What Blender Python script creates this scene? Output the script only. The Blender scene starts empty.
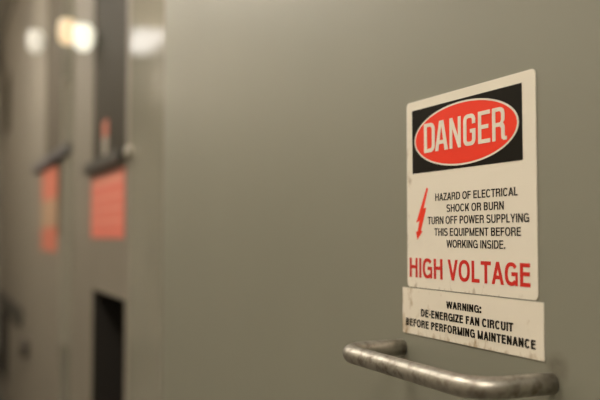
import bpy, bmesh, math, random
from mathutils import Vector
random.seed(3)
C = bpy.context.scene.collection
scene = bpy.context.scene

# ---------------------------------------------------------------- materials
def mat(name):
    m = bpy.data.materials.new(name); m.use_nodes = True
    nt = m.node_tree; b = nt.nodes['Principled BSDF']
    return m, nt, b

def noise(nt, scale, detail=4, rough=.55, stretch=(1, 1, 1), coord='Object'):
    tc = nt.nodes.new('ShaderNodeTexCoord'); mp = nt.nodes.new('ShaderNodeMapping')
    mp.inputs['Scale'].default_value = stretch
    n = nt.nodes.new('ShaderNodeTexNoise')
    n.inputs['Scale'].default_value = scale; n.inputs['Detail'].default_value = detail
    n.inputs['Roughness'].default_value = rough
    nt.links.new(tc.outputs[coord], mp.inputs['Vector']); nt.links.new(mp.outputs['Vector'], n.inputs['Vector'])
    return n.outputs['Fac']

def ramp(nt, fac, stops):
    r = nt.nodes.new('ShaderNodeValToRGB')
    while len(r.color_ramp.elements) < len(stops): r.color_ramp.elements.new(.5)
    for e, (p, c) in zip(r.color_ramp.elements, stops):
        e.position = p; e.color = (*c, 1) if len(c) == 3 else c
    nt.links.new(fac, r.inputs['Fac']); return r.outputs['Color']

def bump(nt, b, fac, strength, dist=.001):
    n = nt.nodes.new('ShaderNodeBump'); n.inputs['Strength'].default_value = strength
    n.inputs['Distance'].default_value = dist
    nt.links.new(fac, n.inputs['Height']); nt.links.new(n.outputs['Normal'], b.inputs['Normal'])

def paint(name, col, rough, var=.06, scale=3, bumpy=.1, spec=.5, coat=0):
    m, nt, b = mat(name)
    f = noise(nt, scale)
    lo = tuple(c * (1 - var) for c in col); hi = tuple(c * (1 + var) for c in col)
    nt.links.new(ramp(nt, f, [(.3, lo), (.7, hi)]), b.inputs['Base Color'])
    b.inputs['Roughness'].default_value = rough
    b.inputs['Specular IOR Level'].default_value = spec
    b.inputs['Coat Weight'].default_value = coat
    if bumpy: bump(nt, b, noise(nt, 260, 2), bumpy, .0004)
    return m

def metal(name, col, rough, stretch, dirt, scale=40):
    m, nt, b = mat(name)
    b.inputs['Metallic'].default_value = 1
    f = noise(nt, scale, 6, .65, stretch)
    nt.links.new(ramp(nt, f, [(.32, dirt), (.55, col), (.8, tuple(min(1, c * 1.1) for c in col))]), b.inputs['Base Color'])
    r = nt.nodes.new('ShaderNodeMapRange')
    r.inputs['To Min'].default_value = rough + .12; r.inputs['To Max'].default_value = rough - .06
    nt.links.new(f, r.inputs['Value']); nt.links.new(r.outputs['Result'], b.inputs['Roughness'])
    return m

def label_white(name, col, stain, x_edge, z_edge, scale, t):
    """off-white vinyl with brown rub marks gathered along its left end and lower edge"""
    m, nt, b = mat(name)
    tc = nt.nodes.new('ShaderNodeTexCoord'); sp = nt.nodes.new('ShaderNodeSeparateXYZ'); nt.links.new(tc.outputs['Object'], sp.inputs[0])
    def rng(out, a, c):
        r = nt.nodes.new('ShaderNodeMapRange'); r.inputs['From Min'].default_value = a; r.inputs['From Max'].default_value = c
        nt.links.new(sp.outputs[out], r.inputs['Value']); return r.outputs['Result']
    def mth(op, p, q):
        n = nt.nodes.new('ShaderNodeMath'); n.operation = op
        for i, v in enumerate((p, q)):
            if isinstance(v, float): n.inputs[i].default_value = v
            else: nt.links.new(v, n.inputs[i])
        return n.outputs[0]
    edge = mth('MAXIMUM', rng('X', x_edge[0], x_edge[1]), rng('Z', z_edge[0], z_edge[1]))
    f = mth('ADD', noise(nt, scale, 7, .62, (1, 1, .6)), mth('MULTIPLY', edge, .20))
    mid = tuple(a * .45 + c * .55 for a, c in zip(stain, col))
    nt.links.new(ramp(nt, f, [(t, col), (t + .1, mid), (t + .22, stain), (1, stain)]), b.inputs['Base Color'])
    b.inputs['Roughness'].default_value = .42
    return m

def emit(name, col, strength):
    m, nt, b = mat(name)
    b.inputs['Base Color'].default_value = (.15, .15, .14, 1)
    b.inputs['Emission Color'].default_value = (*col, 1); b.inputs['Emission Strength'].default_value = strength
    return m

DOORC = (.214, .210, .162)
def door_paint():
    m, nt, b = mat('grey_door_paint')
    f = noise(nt, 2.2)
    base = ramp(nt, f, [(.3, tuple(c * .97 for c in DOORC)), (.7, tuple(c * 1.03 for c in DOORC))])
    # smudged grime round the welded foot of the handle (a dirt patch with its own outline)
    tc = nt.nodes.new('ShaderNodeTexCoord')
    last = base
    for centre, rad in (((1.567, -.002, 1.368), .019),):
        d = nt.nodes.new('ShaderNodeVectorMath'); d.operation = 'DISTANCE'; d.inputs[1].default_value = centre
        nt.links.new(tc.outputs['Object'], d.inputs[0])
        mr = nt.nodes.new('ShaderNodeMapRange'); mr.inputs['From Min'].default_value = rad; mr.inputs['From Max'].default_value = rad * .45
        nt.links.new(d.outputs['Value'], mr.inputs['Value'])
        n = noise(nt, 90, 5, .6)
        mu = nt.nodes.new('ShaderNodeMath'); mu.operation = 'MULTIPLY'
        nt.links.new(mr.outputs['Result'], mu.inputs[0]); nt.links.new(n, mu.inputs[1])
        mx = nt.nodes.new('ShaderNodeMix'); mx.data_type = 'RGBA'
        nt.links.new(mu.outputs[0], mx.inputs['Factor']); nt.links.new(last, mx.inputs['A'])
        mx.inputs['B'].default_value = (.085, .066, .042, 1)
        last = mx.outputs['Result']
    nt.links.new(last, b.inputs['Base Color'])
    b.inputs['Roughness'].default_value = .47; b.inputs['Specular IOR Level'].default_value = .9
    bump(nt, b, noise(nt, 220, 2), .08, .0004)
    return m

M = {}
M['door'] = door_paint()
M['cabinet'] = paint('brown_grey_cabinet_paint', (.215, .190, .150), .56)
M['stile'] = paint('smooth_grey_stile', (.34, .325, .26), .13, coat=.6, bumpy=0)
M['pane'] = paint('smoked_window_pane', (.043, .036, .024), .6, bumpy=0, spec=.12)
M['pane_pale'] = paint('brown_window_pane', (.10, .084, .061), .6, spec=.15, bumpy=0)
M['black'] = paint('black_void_lining', (.012, .009, .006), .7, bumpy=0)
M['ledge'] = paint('dark_ledge_paint', (.045, .04, .032), .5)
M['ledge_blue'] = paint('slate_ledge_paint', (.10, .095, .10), .5)
M['steel'] = metal('brushed_stainless', (.48, .455, .405), .42, (1, 1, 1), (.22, .19, .15), 75)
M['knob'] = paint('pale_knob', (.38, .35, .29), .35, bumpy=0)
M['dark_knob'] = paint('dark_knob', (.05, .04, .03), .4, bumpy=0)
M['white'] = label_white('sign_white', (.80, .745, .64), (.42, .34, .24), (-.100, -.128), (.012, .0), 90, .70)
M['white_dirty'] = label_white('grubby_label_white', (.79, .73, .62), (.43, .32, .19), (-.085, -.135), (.012, .0), 75, .63)
M['black_ink'] = paint('black_ink', (.009, .007, .004), .6, bumpy=0, spec=.1)
M['red_ink'] = paint('sign_red_ink', (.88, .046, .018), .45, bumpy=0, spec=.2)
M['red_text'] = paint('red_text_ink', (.64, .024, .014), .45, bumpy=0, spec=.3)
M['white_ink'] = paint('off_white_ink', (.80, .73, .63), .42, var=.04, scale=60, bumpy=0)
M['coral_dull'] = paint('dull_red_placard', (.56, .16, .10), .5, bumpy=0)
M['coral'] = paint('coral_placard', (.74, .19, .135), .5, bumpy=0)
M['coral_pale'] = paint('pale_coral_print', (.80, .30, .22), .5, bumpy=0)
M['peach'] = paint('peach_placard', (.42, .27, .17), .5, bumpy=0)
M['floor'] = paint('concrete_floor', (.12, .108, .088), .6, .2, 2)
M['ceil'] = paint('ceiling_paint', (.30, .28, .24), .8)
M['wallp'] = paint('aisle_wall_paint', (.56, .52, .44), .6)
M['fixture'] = paint('white_enamel', (.7, .68, .62), .4, bumpy=0)
M['tube'] = emit('lit_diffuser', (1, .91, .78), 26.5)
M['tube_dim'] = emit('lit_old_diffuser', (1, .95, .90), 1.8)
M['tube_added'] = emit('added_light_diffuser', (1, .86, .68), 25)
M['tube_mid'] = emit('lit_bright_diffuser', (1, .92, .80), 33)
M['globe_warm'] = emit('lit_warm_globe', (1, .74, .42), 1.0)
M['globe_white'] = emit('lit_white_globe', (1, .96, .78), 1.15)
M['globe_dim'] = emit('lit_dim_globe', (1, .90, .72), .75)

# ---------------------------------------------------------------- mesh helpers
def obj(name, bm, m, parent=None, loc=(0, 0, 0), smooth=False):
    me = bpy.data.meshes.new(name); bmesh.ops.recalc_face_normals(bm, faces=bm.faces); bm.to_mesh(me); bm.free()
    me.materials.append(m)
    if smooth:
        for p in me.polygons: p.use_smooth = True
    o = bpy.data.objects.new(name, me); C.objects.link(o); o.location = loc
    if parent: o.parent = parent
    return o

def thing(name, label, cat, loc, group=None):
    o = bpy.data.objects.new(name, None); C.objects.link(o); o.location = loc; o.empty_display_size = .1
    o['label'] = label; o['category'] = cat
    if group: o['group'] = group
    return o

def struct(o): o['kind'] = 'structure'; return o

def box(bm, x0, x1, y0, y1, z0, z1, bev=0):
    t = bmesh.new()
    bmesh.ops.create_cube(t, size=1)
    for v in t.verts:
        v.co = ((x0 + x1) / 2 + v.co.x * (x1 - x0), (y0 + y1) / 2 + v.co.y * (y1 - y0), (z0 + z1) / 2 + v.co.z * (z1 - z0))
    if bev: bmesh.ops.bevel(t, geom=t.edges[:], offset=bev, segments=3, profile=.5, affect='EDGES')
    me = bpy.data.meshes.new('t'); t.to_mesh(me); t.free(); bm.from_mesh(me); bpy.data.meshes.remove(me)
    return bm

def B(*a, bev=0): return box(bmesh.new(), *a, bev=bev)

def tube(path, r, seg=28):
    bm = bmesh.new(); rings = []
    n = len(path)
    for i, p in enumerate(path):
        p = Vector(p)
        d = (Vector(path[min(i + 1, n - 1)]) - Vector(path[max(i - 1, 0)])).normalized()
        u = Vector((0, 0, 1)); w = d.cross(u).normalized()
        rings.append([bm.verts.new(p + r * (math.cos(a) * w + math.sin(a) * u)) for a in [2 * math.pi * k / seg for k in range(seg)]])
    for a, b in zip(rings, rings[1:]):
        for k in range(seg): bm.faces.new((a[k], a[(k + 1) % seg], b[(k + 1) % seg], b[k]))
    bm.faces.new(rings[0]); bm.faces.new(rings[-1])
    return bm

def lathe(prof, axis='z', seg=24):
    bm = bmesh.new(); rings = []
    for r, h in prof:
        ring = []
        for k in range(seg):
            a = 2 * math.pi * k / seg
            c = (r * math.cos(a), r * math.sin(a), h)
            if axis == 'y': c = (c[0], -h, c[1])
            ring.append(bm.verts.new(c))
        rings.append(ring)
    for a, b in zip(rings, rings[1:]):
        for k in range(seg): bm.faces.new((a[k], a[(k + 1) % seg], b[(k + 1) % seg], b[k]))
    bm.faces.new(rings[0]); bm.faces.new(rings[-1])
    return bm

def fill(loops, thick, offset=0.):
    """filled flat outlines (holes by overlap) in u,v; returns a bmesh in u,v with a little thickness"""
    cu = bpy.data.curves.new('outline', 'CURVE'); cu.dimensions = '2D'; cu.fill_mode = 'BOTH'
    for L in loops:
        s = cu.splines.new('POLY'); s.points.add(len(L) - 1); s.use_cyclic_u = True
        for p, (u, v) in zip(s.points, L): p.co = (u, v, 0, 1)
    cu.extrude = thick / 2; cu.offset = offset
    o = bpy.data.objects.new('outline', cu); C.objects.link(o)
    dg = bpy.context.evaluated_depsgraph_get(); dg.update()
    me = bpy.data.meshes.new_from_object(o.evaluated_get(dg))
    bpy.data.objects.remove(o); bpy.data.curves.remove(cu)
    bm = bmesh.new(); bm.from_mesh(me); bpy.data.meshes.remove(me)
    return bm

def upright(bm, y):                      # u,v,w -> x, y - w, z
    for v in bm.verts: v.co = (v.co.x, y - v.co.z, v.co.y)
    return bm

# ---------------------------------------------------------------- block capitals drawn from strokes (units: 1/1000 em, cap height 720)
CAPH = 720
WID = dict(A=690, B=680, C=720, D=720, E=640, F=600, G=760, H=720, I=270, K=690, L=580, M=840, N=720, O=770, P=660, Q=770, R=710, S=670, T=620, U=710, V=670, W=950, Y=670, Z=620)
WID.update({'-': 340, ':': 290, '.': 280, ' ': 270})
def glyph(ch, tx, ty):
    w, c, s = WID[ch], CAPH, 55
    a, b = s + 12, w - s - 12                      # straight-sided letters
    ra, rb = s - 12, w - s + 12                    # round letters
    q = []
    def v(x): q.append([(x, 0), (x + tx, 0), (x + tx, c), (x, c)])
    def h(x0, x1, z): q.append([(x0, z), (x1, z), (x1, z + ty), (x0, z + ty)])
    def dg(xb, xt, z0=0, z1=c, t=None):            # slanted stroke
        t = t or tx * 1.04; q.append([(xb, z0), (xb + t, z0), (xt + t, z1), (xt, z1)])
    def ring(cx, cz, rx, rz, a0, a1, n=16):
        for k in range(n):
            p = []
            for ang in (a0 + (a1 - a0) * k / n, a0 + (a1 - a0) * (k + 1) / n):
                co, si = math.cos(math.radians(ang)), math.sin(math.radians(ang))
                e = .86                            # slightly squared rounds
                co = math.copysign(abs(co) ** e, co); si = math.copysign(abs(si) ** e, si)
                p.append(((cx + rx * co, cz + rz * si), (cx + (rx - tx) * co, cz + (rz - ty) * si)))
            q.append([p[0][0], p[1][0], p[1][1], p[0][1]])
    def bowl(x0, x1, z0, z1):                      # two bars and a half ring
        r = min((x1 - x0) * .55, (z1 - z0) * .62); h(x0, x1 - r + 2, z0); h(x0, x1 - r + 2, z1 - ty)
        ring(x1 - r, (z0 + z1) / 2, r, (z1 - z0) / 2, -90, 90)
    m = w / 2
    if ch == 'A': dg(18, m - tx / 2); dg(w - 18 - tx, m - tx / 2); h(150, w - 150, 165)
    elif ch == 'B': v(a); bowl(a, b - 18, 350 - ty / 2 + ty * .35, c); bowl(a, b, 0, 370 + ty / 2)
    elif ch == 'C': ring(m, c / 2, m - ra, c / 2 + 8, 38, 322, 26)
    elif ch == 'D': v(a); bowl(a, rb, 0, c)
    elif ch == 'E': v(a); h(a, b, 0); h(a, b - 22, 325); h(a, b - 6, c - ty)
    elif ch == 'F': v(a); h(a, b - 26, 318); h(a, b, c - ty)
    elif ch == 'G': ring(m, c / 2, m - ra, c / 2 + 8, 38, 318, 26); h(m + 10, rb - 8, 300); q.append([(rb - 8 - tx * .8, 0), (rb - 8, 0), (rb - 8, 300 + ty), (rb - 8 - tx * .8, 300 + ty)])
    elif ch == 'H': v(a); v(b - tx); h(a, b, 328)
    elif ch == 'I': v(m - tx / 2)
    elif ch == 'K': v(a); dg(a + tx * .6, b - tx * 1.1, 215, c, tx * 1.35); dg(b - tx * .95, a + tx + 70, 0, 430, tx * 1.2)
    elif ch == 'L': v(a); h(a, b + 10, 0)
    elif ch == 'M': v(a); v(b - tx); dg(m - tx * .4, a, t=tx * .8); dg(m - tx * .4, b - tx * .8, t=tx * .8)
    elif ch == 'N': v(a); v(b - tx); dg(b - tx, a)
    elif ch in 'OQ':
        ring(m, c / 2, m - ra, c / 2 + 8, 0, 360, 32)
        if ch == 'Q': dg(rb - tx, m + 30, -30, 190)
    elif ch == 'P': v(a); bowl(a, b + 8, 285, c)
    elif ch == 'R': v(a); bowl(a, b - 4, 310, c); q.append([(b - tx + 4, 0), (b + 14, 0), (b - 14, 230), (b - 110, 360), (b - 200, 340), (b - tx - 12, 250)])
    elif ch == 'S':
        rz = (c + 16 + ty) / 4; ring(m, c + 8 - rz, m - ra - 14, rz, 22, 270, 20); ring(m, rz - 8, m - ra - 6, rz, 90, -158, 20)
    elif ch == 'T': v(m - tx / 2); h(26, w - 26, c - ty)
    elif ch == 'U':
        r = (b - a) / 2
        for x in (a, b - tx): q.append([(x, 240), (x + tx, 240), (x + tx, c), (x, c)])
        ring(m, 242, r, 250, 180, 360, 18)
    elif ch == 'V': dg(m - tx / 2, 18); dg(m - tx / 2, w - 18 - tx)
    elif ch == 'W':
        t = tx * .95
        dg(w * .27 - t / 2, 14, t=t); dg(w * .27 - t / 2, m - t / 2, t=t); dg(w * .73 - t / 2, m - t / 2, t=t); dg(w * .73 - t / 2, w - 14 - t, t=t)
    elif ch == 'Y': q.append([(m - tx / 2, 0), (m + tx / 2, 0), (m + tx / 2, 310), (m - tx / 2, 310)]); dg(m - tx / 2, 16, 285); dg(m - tx / 2, w - 16 - tx, 285)
    elif ch == 'Z': h(34, w - 30, 0); h(40, w - 34, c - ty); dg(34, w - 34 - tx * 1.2, ty * .8, c - ty * .8, tx * 1.2)
    elif ch == '-': q.append([(50, 215), (w - 50, 215), (w - 50, 215 + ty * 1.05), (50, 215 + ty * 1.05)])
    elif ch in '.:':
        for z in ((0,) if ch == '.' else (0, 400)): q.append([(m - tx * .6, z), (m + tx * .6, z), (m + tx * .6, z + tx * 1.1), (m - tx * .6, z + tx * 1.1)])
    return q

def text_bm(lines, y, weight, thick=.0002):
    """lines: (string, x0, x1, baseline, cap height): the ink of each line fills x0..x1"""
    tx, ty = weight; bm = bmesh.new()
    for s, x0, x1, zb, cap in lines:
        polys = []; pen = 0
        for ch in s:
            polys += [[(pen + u, w) for u, w in p] for p in glyph(ch, tx, ty)] if ch != ' ' else []
            pen += WID[ch]
        a = min(u for p in polys for u, _ in p); b = max(u for p in polys for u, _ in p)
        for pi, p in enumerate(polys):
            dy = (pi % 12) * 4e-6
            pts = [(x0 + (u - a) / (b - a) * (x1 - x0), zb + w / CAPH * cap) for u, w in p]
            f = [bm.verts.new((u, y - thick / 2 - dy, w)) for u, w in pts]; k = [bm.verts.new((u, y + thick / 2, w)) for u, w in pts]
            n = len(f); bm.faces.new(f); bm.faces.new(k[::-1])
            for i in range(n): bm.faces.new((f[i], k[i], k[(i + 1) % n], f[(i + 1) % n]))
    return bm

def rounded(x0, x1, z0, z1, r, n=6):
    pts = []
    for cx, cz, a0 in ((x1 - r, z1 - r, 0), (x0 + r, z1 - r, 90), (x0 + r, z0 + r, 180), (x1 - r, z0 + r, 270)):
        for k in range(n + 1):
            a = math.radians(a0 + 90 * k / n); pts.append((cx + r * math.cos(a), cz + r * math.sin(a)))
    return pts

def ellipse(cx, cz, a, b, n=72):
    return [(cx + a * math.cos(2 * math.pi * k / n), cz + b * math.sin(2 * math.pi * k / n)) for k in range(n)]

def plate(loops, y0, y1): # solid between y0 (front) and y1
    t = abs(y1 - y0)
    return upright(fill(loops, t), (y0 + y1) / 2)

# ---------------------------------------------------------------- the room
X0, X1, Y0, ZC = -11.2, 3.2, -2.1, 3.62
struct(obj('floor', B(X0, X1, Y0, .9, -.1, 0), M['floor']))
struct(obj('ceiling', B(X0, X1, Y0, .9, ZC, ZC + .1), M['ceil']))
struct(obj('wall_back', B(X0, X1, Y0 - .1, Y0, 0, ZC), M['wallp']))
struct(obj('wall_front', B(X0, X1, .9, 1.0, 0, ZC), M['wallp']))
struct(obj('wall_left', B(X0 - .1, X0, Y0, .9, 0, ZC), M['wallp']))
struct(obj('wall_right', B(X1, X1 + .1, Y0, .9, 0, ZC), M['wallp']))

# ---------------------------------------------------------------- near cabinet with the handle
nb = -2.19
near = thing('equipment_cabinet', 'large plain grey cabinet carrying the high voltage sign and steel handle', 'cabinet', (nb, 0, 0))
bm = B(0, 4.4, .027, .85, 0, ZC - .002)
obj('body', bm, M['cabinet'], near)
door = obj('door', B(.022, 1.95, 0, .026, .12, 3.3, bev=.004), M['door'], near)
door['label'] = 'smooth grey painted door'
def handle_path(xa, xb, z, o, r, n=10):
    p = [(xa, .002, z), (xa, -o * .3, z)]
    for k in range(n + 1):
        a = math.pi / 2 * k / n; p.append((xa + r * (1 - math.cos(a)), -(o - r) - r * math.sin(a), z))
    for k in range(1, 8): p.append((xa + r + (xb - xa - 2 * r) * k / 8, -o, z))
    for k in range(n + 1):
        a = math.pi / 2 * (1 - k / n); p.append((xb - r * (1 - math.cos(a)), -(o - r) - r * math.sin(a), z))
    p += [(xb, -o * .3, z), (xb, .002, z)]
    return p
h = obj('pull_handle', tube(handle_path(-.914 - nb, -.632 - nb, 1.3520, .0905, .036), .0110), M['steel'], door, smooth=True)
h['label'] = 'brushed steel tube pull handle'

# ---------------------------------------------------------------- the danger sign (local z = 0 at its lower edge)
sx, sz = -.7735, 1.4330
def X(x): return x - sx
def Z(z): return z - sz
S = thing('danger_sign', 'square white high voltage danger sign above the narrow warning label', 'sign', (sx, 0, sz))
obj('backing', plate([rounded(X(-.8985), X(-.6485), 0, Z(1.6725), .006)], -.0014, -.0001), M['white'], S)
hd = obj('header', plate([[(X(-.8842), Z(1.5790)), (X(-.6690), Z(1.5790)), (X(-.6694), Z(1.6608)), (X(-.8848), Z(1.6608))]], -.0017, -.0014), M['black_ink'], S)
hd['label'] = 'black header band'
ec = (X(-.7763), Z(1.6200))
ov = obj('oval', plate([ellipse(*ec, .0995, .0357)], -.0021, -.0018), M['red_ink'], S); ov['label'] = 'red oval'
rg = obj('oval_ring', plate([ellipse(*ec, .1022, .0378), ellipse(*ec, .0993, .0356)], -.0021, -.0017), M['white_ink'], S); rg['label'] = 'white outline of the oval'

def arc(cx, cz, rx, rz, a0, a1, n=7):
    return [(cx + rx * math.cos(math.radians(a0 + (a1 - a0) * k / n)), cz + rz * math.sin(math.radians(a0 + (a1 - a0) * k / n))) for k in range(n + 1)]
def rr(x0, x1, z0, z1, rx, rz):      # right-rounded box
    return [(x0, z0)] + arc(x1 - rx, z0 + rz, rx, rz, -90, 0) + arc(x1 - rx, z1 - rz, rx, rz, 0, 90) + [(x0, z1)]
T, H_ = .27, .125      # stem and bar thickness as shares of letter width / height
def letter(ch):
    if ch == 'D': return [rr(0, 1, 0, 1, .42, .22), rr(T, 1 - T, H_, 1 - H_, .2, .12)]
    if ch == 'A': return [[(-.02, 0), (.33, 1), (.67, 1), (1.02, 0), (.75, 0), (.69, .22), (.31, .22), (.25, 0)], [(.355, .345), (.645, .345), (.5, .84)]]
    if ch == 'N': return [[(0, 0), (0, 1), (.26, 1), (.75, .36), (.75, 1), (1, 1), (1, 0), (.76, 0), (.25, .66), (.25, 0)]]
    if ch == 'G':
        out = arc(.36, .2, .36, .2, 180, 270) + arc(.64, .2, .36, .2, 270, 360) + [(1, .52), (.55, .52), (.55, .4), (1 - T, .4)]
        out += arc(1 - T - .15, H_ + .08, .15, .08, 0, -90) + arc(T + .15, H_ + .08, .15, .08, 270, 180)
        out += arc(T + .15, 1 - H_ - .08, .15, .08, 180, 90) + arc(1 - T - .15, 1 - H_ - .08, .15, .08, 90, 0)
        out += [(1 - T, .68), (1, .68)] + arc(.64, .8, .36, .2, 0, 90) + arc(.36, .8, .36, .2, 90, 180)
        return [out]
    if ch == 'E': return [[(0, 0), (0, 1), (1, 1), (1, 1 - H_), (T, 1 - H_), (T, .57), (.86, .57), (.86, .445), (T, .445), (T, H_), (1, H_), (1, 0)]]
    if ch == 'R':
        T2 = .235
        out = [(0, 0), (0, 1)] + [(.52, 1)] + arc(.52, .8, .36, .2, 90, 0) + [(.88, .64)] + arc(.70, .62, .18, .09, 0, -70, 4)
        out += [(.88, .42), (.88, .14), (.92, .105), (1.02, .105), (1.02, 0), (.80, 0), (.66, .06), (.64, .14), (.64, .36), (.54, .42), (T2, .42), (T2, 0)]
        return [out, [(T2, .54), (.5, .54)] + arc(.5, .64, .14, .1, -90, 0, 4) + arc(.5, .78, .14, .1, 0, 90, 4) + [(T2, .88)]]
bm = bmesh.new()
for ch, a, b in (('D', -.8555, -.8315), ('A', -.8305, -.8040), ('N', -.8000, -.7772), ('G', -.7722, -.7490), ('E', -.7440, -.7222), ('R', -.7185, -.6940)):
    loops = [[(X(a) + u * (b - a), Z(1.6033) + v * .0368) for u, v in L] for L in letter(ch)]
    t = fill(loops, .0003); me = bpy.data.meshes.new('t'); t.to_mesh(me); t.free(); bm.from_mesh(me); bpy.data.meshes.remove(me)
dl = obj('danger_lettering', upright(bm, -.0024), M['white_ink'], S); dl['label'] = 'white word DANGER'

def L_(s, x0, x1, z, c): return (s, X(x0), X(x1), Z(z), c)
tx = text_bm([L_('HAZARD OF ELECTRICAL', -.8325, -.6778, 1.5420, .0091),
              L_('SHOCK OR BURN', -.8085, -.7010, 1.5277, .0091),
              L_('TURN OFF POWER SUPPLYING', -.8495, -.6602, 1.5134, .0093),
              L_('THIS EQUIPMENT BEFORE', -.8350, -.6735, 1.4990, .0093),
              L_('WORKING INSIDE.', -.8092, -.6990, 1.4849, .0093)], -.0016, (136, 108))
t1 = obj('hazard_lettering', tx, M['black_ink'], S); t1['label'] = 'five lines of small black text'
t2 = obj('high_voltage_lettering', text_bm([L_('HIGH VOLTAGE', -.8925, -.6594, 1.4459, .0247)], -.0016, (150, 122)), M['red_text'], S)
t2['label'] = 'large red words HIGH VOLTAGE'
bolt = [(-.8518, 1.5597), (-.8484, 1.5582), (-.8590, 1.5335), (-.8528, 1.5345), (-.8656, 1.5051), (-.8618, 1.5051), (-.8737, 1.4941), (-.8768, 1.5043), (-.8730, 1.5045), (-.8685, 1.5181), (-.8762, 1.5159), (-.8664, 1.5334)]
t3 = obj('lightning_bolt', upright(fill([[(X(a), Z(b)) for a, b in bolt]], .0002), -.0016), M['red_ink'], S); t3['label'] = 'red lightning bolt arrow'

# ---------------------------------------------------------------- the narrow label under it
sx, sz = -.7757, 1.3725
W = thing('warning_label', 'narrow stained white label about the fan circuit under the danger sign', 'label', (sx, 0, sz))
obj('backing', plate([rounded(X(-.9112), X(-.6406), 0, Z(1.4316), .0008, 2)], -.0012, -.0001), M['white_dirty'], W)
tx = text_bm([L_('WARNING:', -.8110, -.7428, 1.4118, .0086),
              L_('DE-ENERGIZE FAN CIRCUIT', -.8667, -.6878, 1.3969, .0095),
              L_('BEFORE PERFORMING MAINTENANCE', -.9025, -.6530, 1.3826, .0096)], -.0014, (196, 142))
t4 = obj('warning_lettering', tx, M['black_ink'], W); t4['label'] = 'three lines of bold black text'

# ---------------------------------------------------------------- cabinets further down the aisle
FY = .025
def front_plate(x0, x1, z0, z1, holes, y0, y1):
    xs = sorted({x0, x1, *[v for h in holes for v in h[:2]]}); zs = sorted({z0, z1, *[v for h in holes for v in h[2:]]})
    bm = bmesh.new()
    for a, b in zip(xs, xs[1:]):
        for c, d in zip(zs, zs[1:]):
            m = ((a + b) / 2, (c + d) / 2)
            if any(h[0] < m[0] < h[1] and h[2] < m[1] < h[3] for h in holes): continue
            box(bm, a, b, y0, y1, c, d)
    return bm
def liner(x0, x1, z0, z1, y0, y1, t=.004):   # open-fronted box set in a hole
    bm = B(x0, x1, y1 - t, y1, z0, z1)
    for a in ((x0, x0 + t, y0, y1 - t, z0, z1), (x1 - t, x1, y0, y1 - t, z0, z1), (x0 + t, x1 - t, y0, y1 - t, z0, z0 + t), (x0 + t, x1 - t, y0, y1 - t, z1 - t, z1)): box(bm, *a)
    return bm
def cabinet(x0, x1, label, stile=None, window=None, vent=None, pane=None, ledge=None):
    xr = x1
    g = thing('equipment_cabinet', label, 'cabinet', (xr, 0, 0))
    holes = []
    if window: holes.append((window[0] - xr, window[1] - xr, window[2], window[3]))
    if vent: holes.append((vent[0] - xr, vent[1] - xr, vent[2], vent[3]))
    bm = front_plate(x0 - xr, 0, 0, ZC - .002, holes, FY, FY + .02)
    box(bm, x0 - xr, 0, FY + .35, .85, 0, ZC - .002)
    box(bm, x0 - xr, x0 - xr + .02, FY + .02, FY + .35, 0, ZC - .002); box(bm, -.02, 0, FY + .02, FY + .35, 0, ZC - .002)
    obj('body', bm, M['cabinet'], g)
    if window:
        p = obj('window_pane', B(window[0] - xr, window[1] - xr, FY + .008, FY + .014, window[2], window[3]), pane, g); p['label'] = 'dark glazed window strip'
    if vent:
        v = obj('vent_opening', liner(vent[0] - xr, vent[1] - xr, vent[2], vent[3], FY + .001, FY + .3), M['black'], g); v['label'] = 'black open recess'
    if stile:
        s = obj('stile', B(stile[0] - xr, stile[1] - xr, FY - .006, FY - .0005, .02, ZC - .01, bev=.002), M['stile'], g); s['label'] = 'glossy pale grey upright strip'
    if ledge:
        l = obj('ledge', B(ledge[0] - xr, ledge[1] - xr, FY - .03, FY - .0005, ledge[2], ledge[3], bev=.004), ledge[4], g); l['label'] = 'dark ledge'
    return g, xr
A, xa = cabinet(-3.93, -2.193, 'grey cabinet next to the plain door, with dark window strip and black recess',
                stile=(-2.69, -2.20), window=(-3.44, -2.775, 1.76, 3.2), vent=(-3.41, -2.77, .25, 1.275), pane=M['pane'], ledge=(-3.50, -2.775, 1.755, 1.80, M['ledge']))
for x, z in ((-2.912, 1.79), (-2.655, 1.775)):
    obj('knob', lathe([(.004, 0), (.018, .001), (.023, .01), (.021, .018), (.012, .024), (.002, .025)], 'y'), M['knob'], A, (x - xa, FY + (.008 if x < -2.7 else -.006), z), smooth=True)
Bc, xb = cabinet(-5.72, -3.935, 'second grey cabinet down the aisle, with brown window strip and slate ledge',
                 stile=(-4.37, -4.0), window=(-5.14, -4.385, 1.5, 3.3), pane=M['pane_pale'], ledge=(-5.60, -4.05, 1.91, 1.955, M['ledge_blue']))
Cc, xc = cabinet(-6.4, -5.725, 'third grey cabinet down the aisle, plain front with small dark knob')
kn = obj('knob', lathe([(.01, 0), (.07, .002), (.075, .03), (.06, .05), (.01, .055)], 'y'), M['dark_knob'], Cc, (-6.01 - xc, FY, .70), smooth=True); kn['label'] = 'round dark knob'
Dc, xd = cabinet(-9.2, -6.405, 'farthest grey cabinet at the left edge, with black recess under a dark hood',
                 vent=(-9.0, -7.9, .1, .78), window=(-8.9, -8.0, 2.5, 3.1), pane=M['pane'], ledge=(-9.0, -6.5, .80, .93, M['ledge']))

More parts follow.
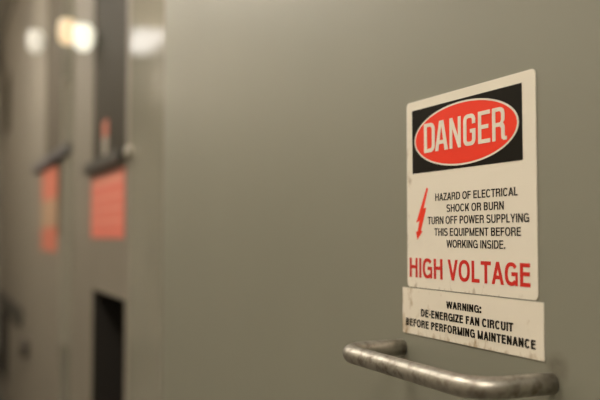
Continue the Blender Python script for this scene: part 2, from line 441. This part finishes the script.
# red placards on the two nearer cabinets, a tag at the window
P1 = thing('placard', 'coral red placard under the dark window of the nearer cabinet', 'sign', (-3.12, FY, 1.488), 'blurred red placards')
obj('panel', B(-.33, .33, -.003, -.0002, 0, .25, bev=.0008), M['coral'], P1)
for z in (.205, .150, .105, .06):
    q = obj('print_row', B(-.30, .30, -.0036, -.0031, z, z + (.03 if z > .2 else .012)), M['coral_pale'], P1); q['label'] = 'pale row of print'
P2 = thing('placard', 'tall red and peach placard under the slate ledge of the second cabinet', 'sign', (-4.90, FY, 1.405), 'blurred red placards')
obj('panel', B(-.36, .36, -.003, -.0002, 0, .49, bev=.0008), M['peach'], P2)
for z0, z1 in ((.0, .14), (.30, .49)):
    q = obj('red_band', B(-.355, .355, -.0036, -.0031, z0 + .002, z1 - .002), M['coral_dull'], P2); q['label'] = 'red band'
Tg = thing('tag', 'small red and white tag in front of the dark window', 'tag', (-3.20, FY + .008, 1.803))
tg = obj('card', B(-.055, .055, -.003, -.0003, 0, .085), M['knob'], Tg); tg['label'] = 'white lower half'
tg = obj('header', B(-.055, .055, -.003, -.0003, .086, .15), M['coral_dull'], Tg); tg['label'] = 'red upper half'

# ---------------------------------------------------------------- lights of the room, some of them added
def lamp(x, z, label, glass, k=1):  # lamp shape made up; its glowing globe gives a blurred bright spot
    g = thing('stand_in_globe', label, 'lamp', (x, FY, z), 'glowing globes standing in for bright blurs')
    obj('base', lathe([(.01, 0.0003), (.034 * k, .0005), (.034 * k, .005), (.02 * k, .008), (.018 * k, .03), (.01, .032)], 'y'), M['fixture'], g, smooth=False)
    obj('globe', lathe([(.004, -.062 * k), (.022 * k, -.060 * k), (.036 * k, -.045 * k), (.040 * k, -.02 * k), (.040 * k, .03 * k), (.030 * k, .05 * k), (.004, .056 * k)], 'z'), glass, g, (0, -.050 * k, 0), smooth=True)
    return g
lamp(-3.87, 2.465, 'warm yellow globe standing in for a bright blur, left of the touching pair', M['globe_warm'], 1.05)
lamp(-3.42, 2.337, 'brightest white globe standing in for a bright blur, right of the touching pair', M['globe_white'])
lamp(-5.24, 2.725, 'dimmest globe standing in for a bright blur, alone near the left end of the aisle', M['globe_dim'], 1.2)

def troffer(x, y, l, w, label, glass='tube'):
    g = thing('ceiling_light', label, 'lamp', (x, y, ZC - .08), 'ceiling lights along the aisle')
    obj('housing', B(-l / 2, l / 2, -w / 2, w / 2, .012, .0795), M['fixture'], g)
    obj('diffuser', B(-l / 2 + .03, l / 2 - .03, -w / 2 + .03, w / 2 - .03, 0, .0115), M[glass], g)
troffer(1.0, -1.2, 1.5, .5, 'ceiling light behind the camera')
troffer(-1.9, -1.2, 1.5, .5, 'ceiling light over the sign')
troffer(-5.1, -1.2, 1.5, .5, 'ceiling light over the middle of the aisle', 'tube_mid')
g = thing('added_wall_light', 'added unseen light on the opposite aisle wall, brightening the door and far cabinets', 'lamp', (-7.9, Y0, 3.12))  # unseen light, added for the door's bright patch and the far cabinets
obj('housing', B(-.7, .7, .0005, .06, -.17, .17, bev=.006), M['fixture'], g)
obj('diffuser', B(-.66, .66, .0605, .075, -.13, .13), M['tube_added'], g)
troffer(-8.35, -1.32, 1.1, .42, 'ceiling light at the far end of the aisle', 'tube_dim')

w = bpy.data.worlds.new('World'); scene.world = w; w.use_nodes = True
w.node_tree.nodes['Background'].inputs['Color'].default_value = (.05, .045, .04, 1)

# ---------------------------------------------------------------- camera
cam = bpy.data.cameras.new('camera'); co = bpy.data.objects.new('camera', cam); C.objects.link(co)
co.location = (0, -.559, 1.5)
co.rotation_euler = Vector((-.91128, .40945, .0437)).to_track_quat('-Z', 'Y').to_euler()
cam.sensor_width = 36; cam.lens = 48; cam.clip_start = .02
cam.dof.use_dof = True; cam.dof.focus_distance = .915; cam.dof.aperture_fstop = 2.75; cam.dof.aperture_blades = 0
scene.camera = co
scene.view_settings.view_transform = 'Standard'; scene.view_settings.look = 'None'
scene.view_settings.exposure = 0.0; scene.view_settings.gamma = 1
scene.view_settings.use_curve_mapping = False
scene.cycles.use_denoising = True
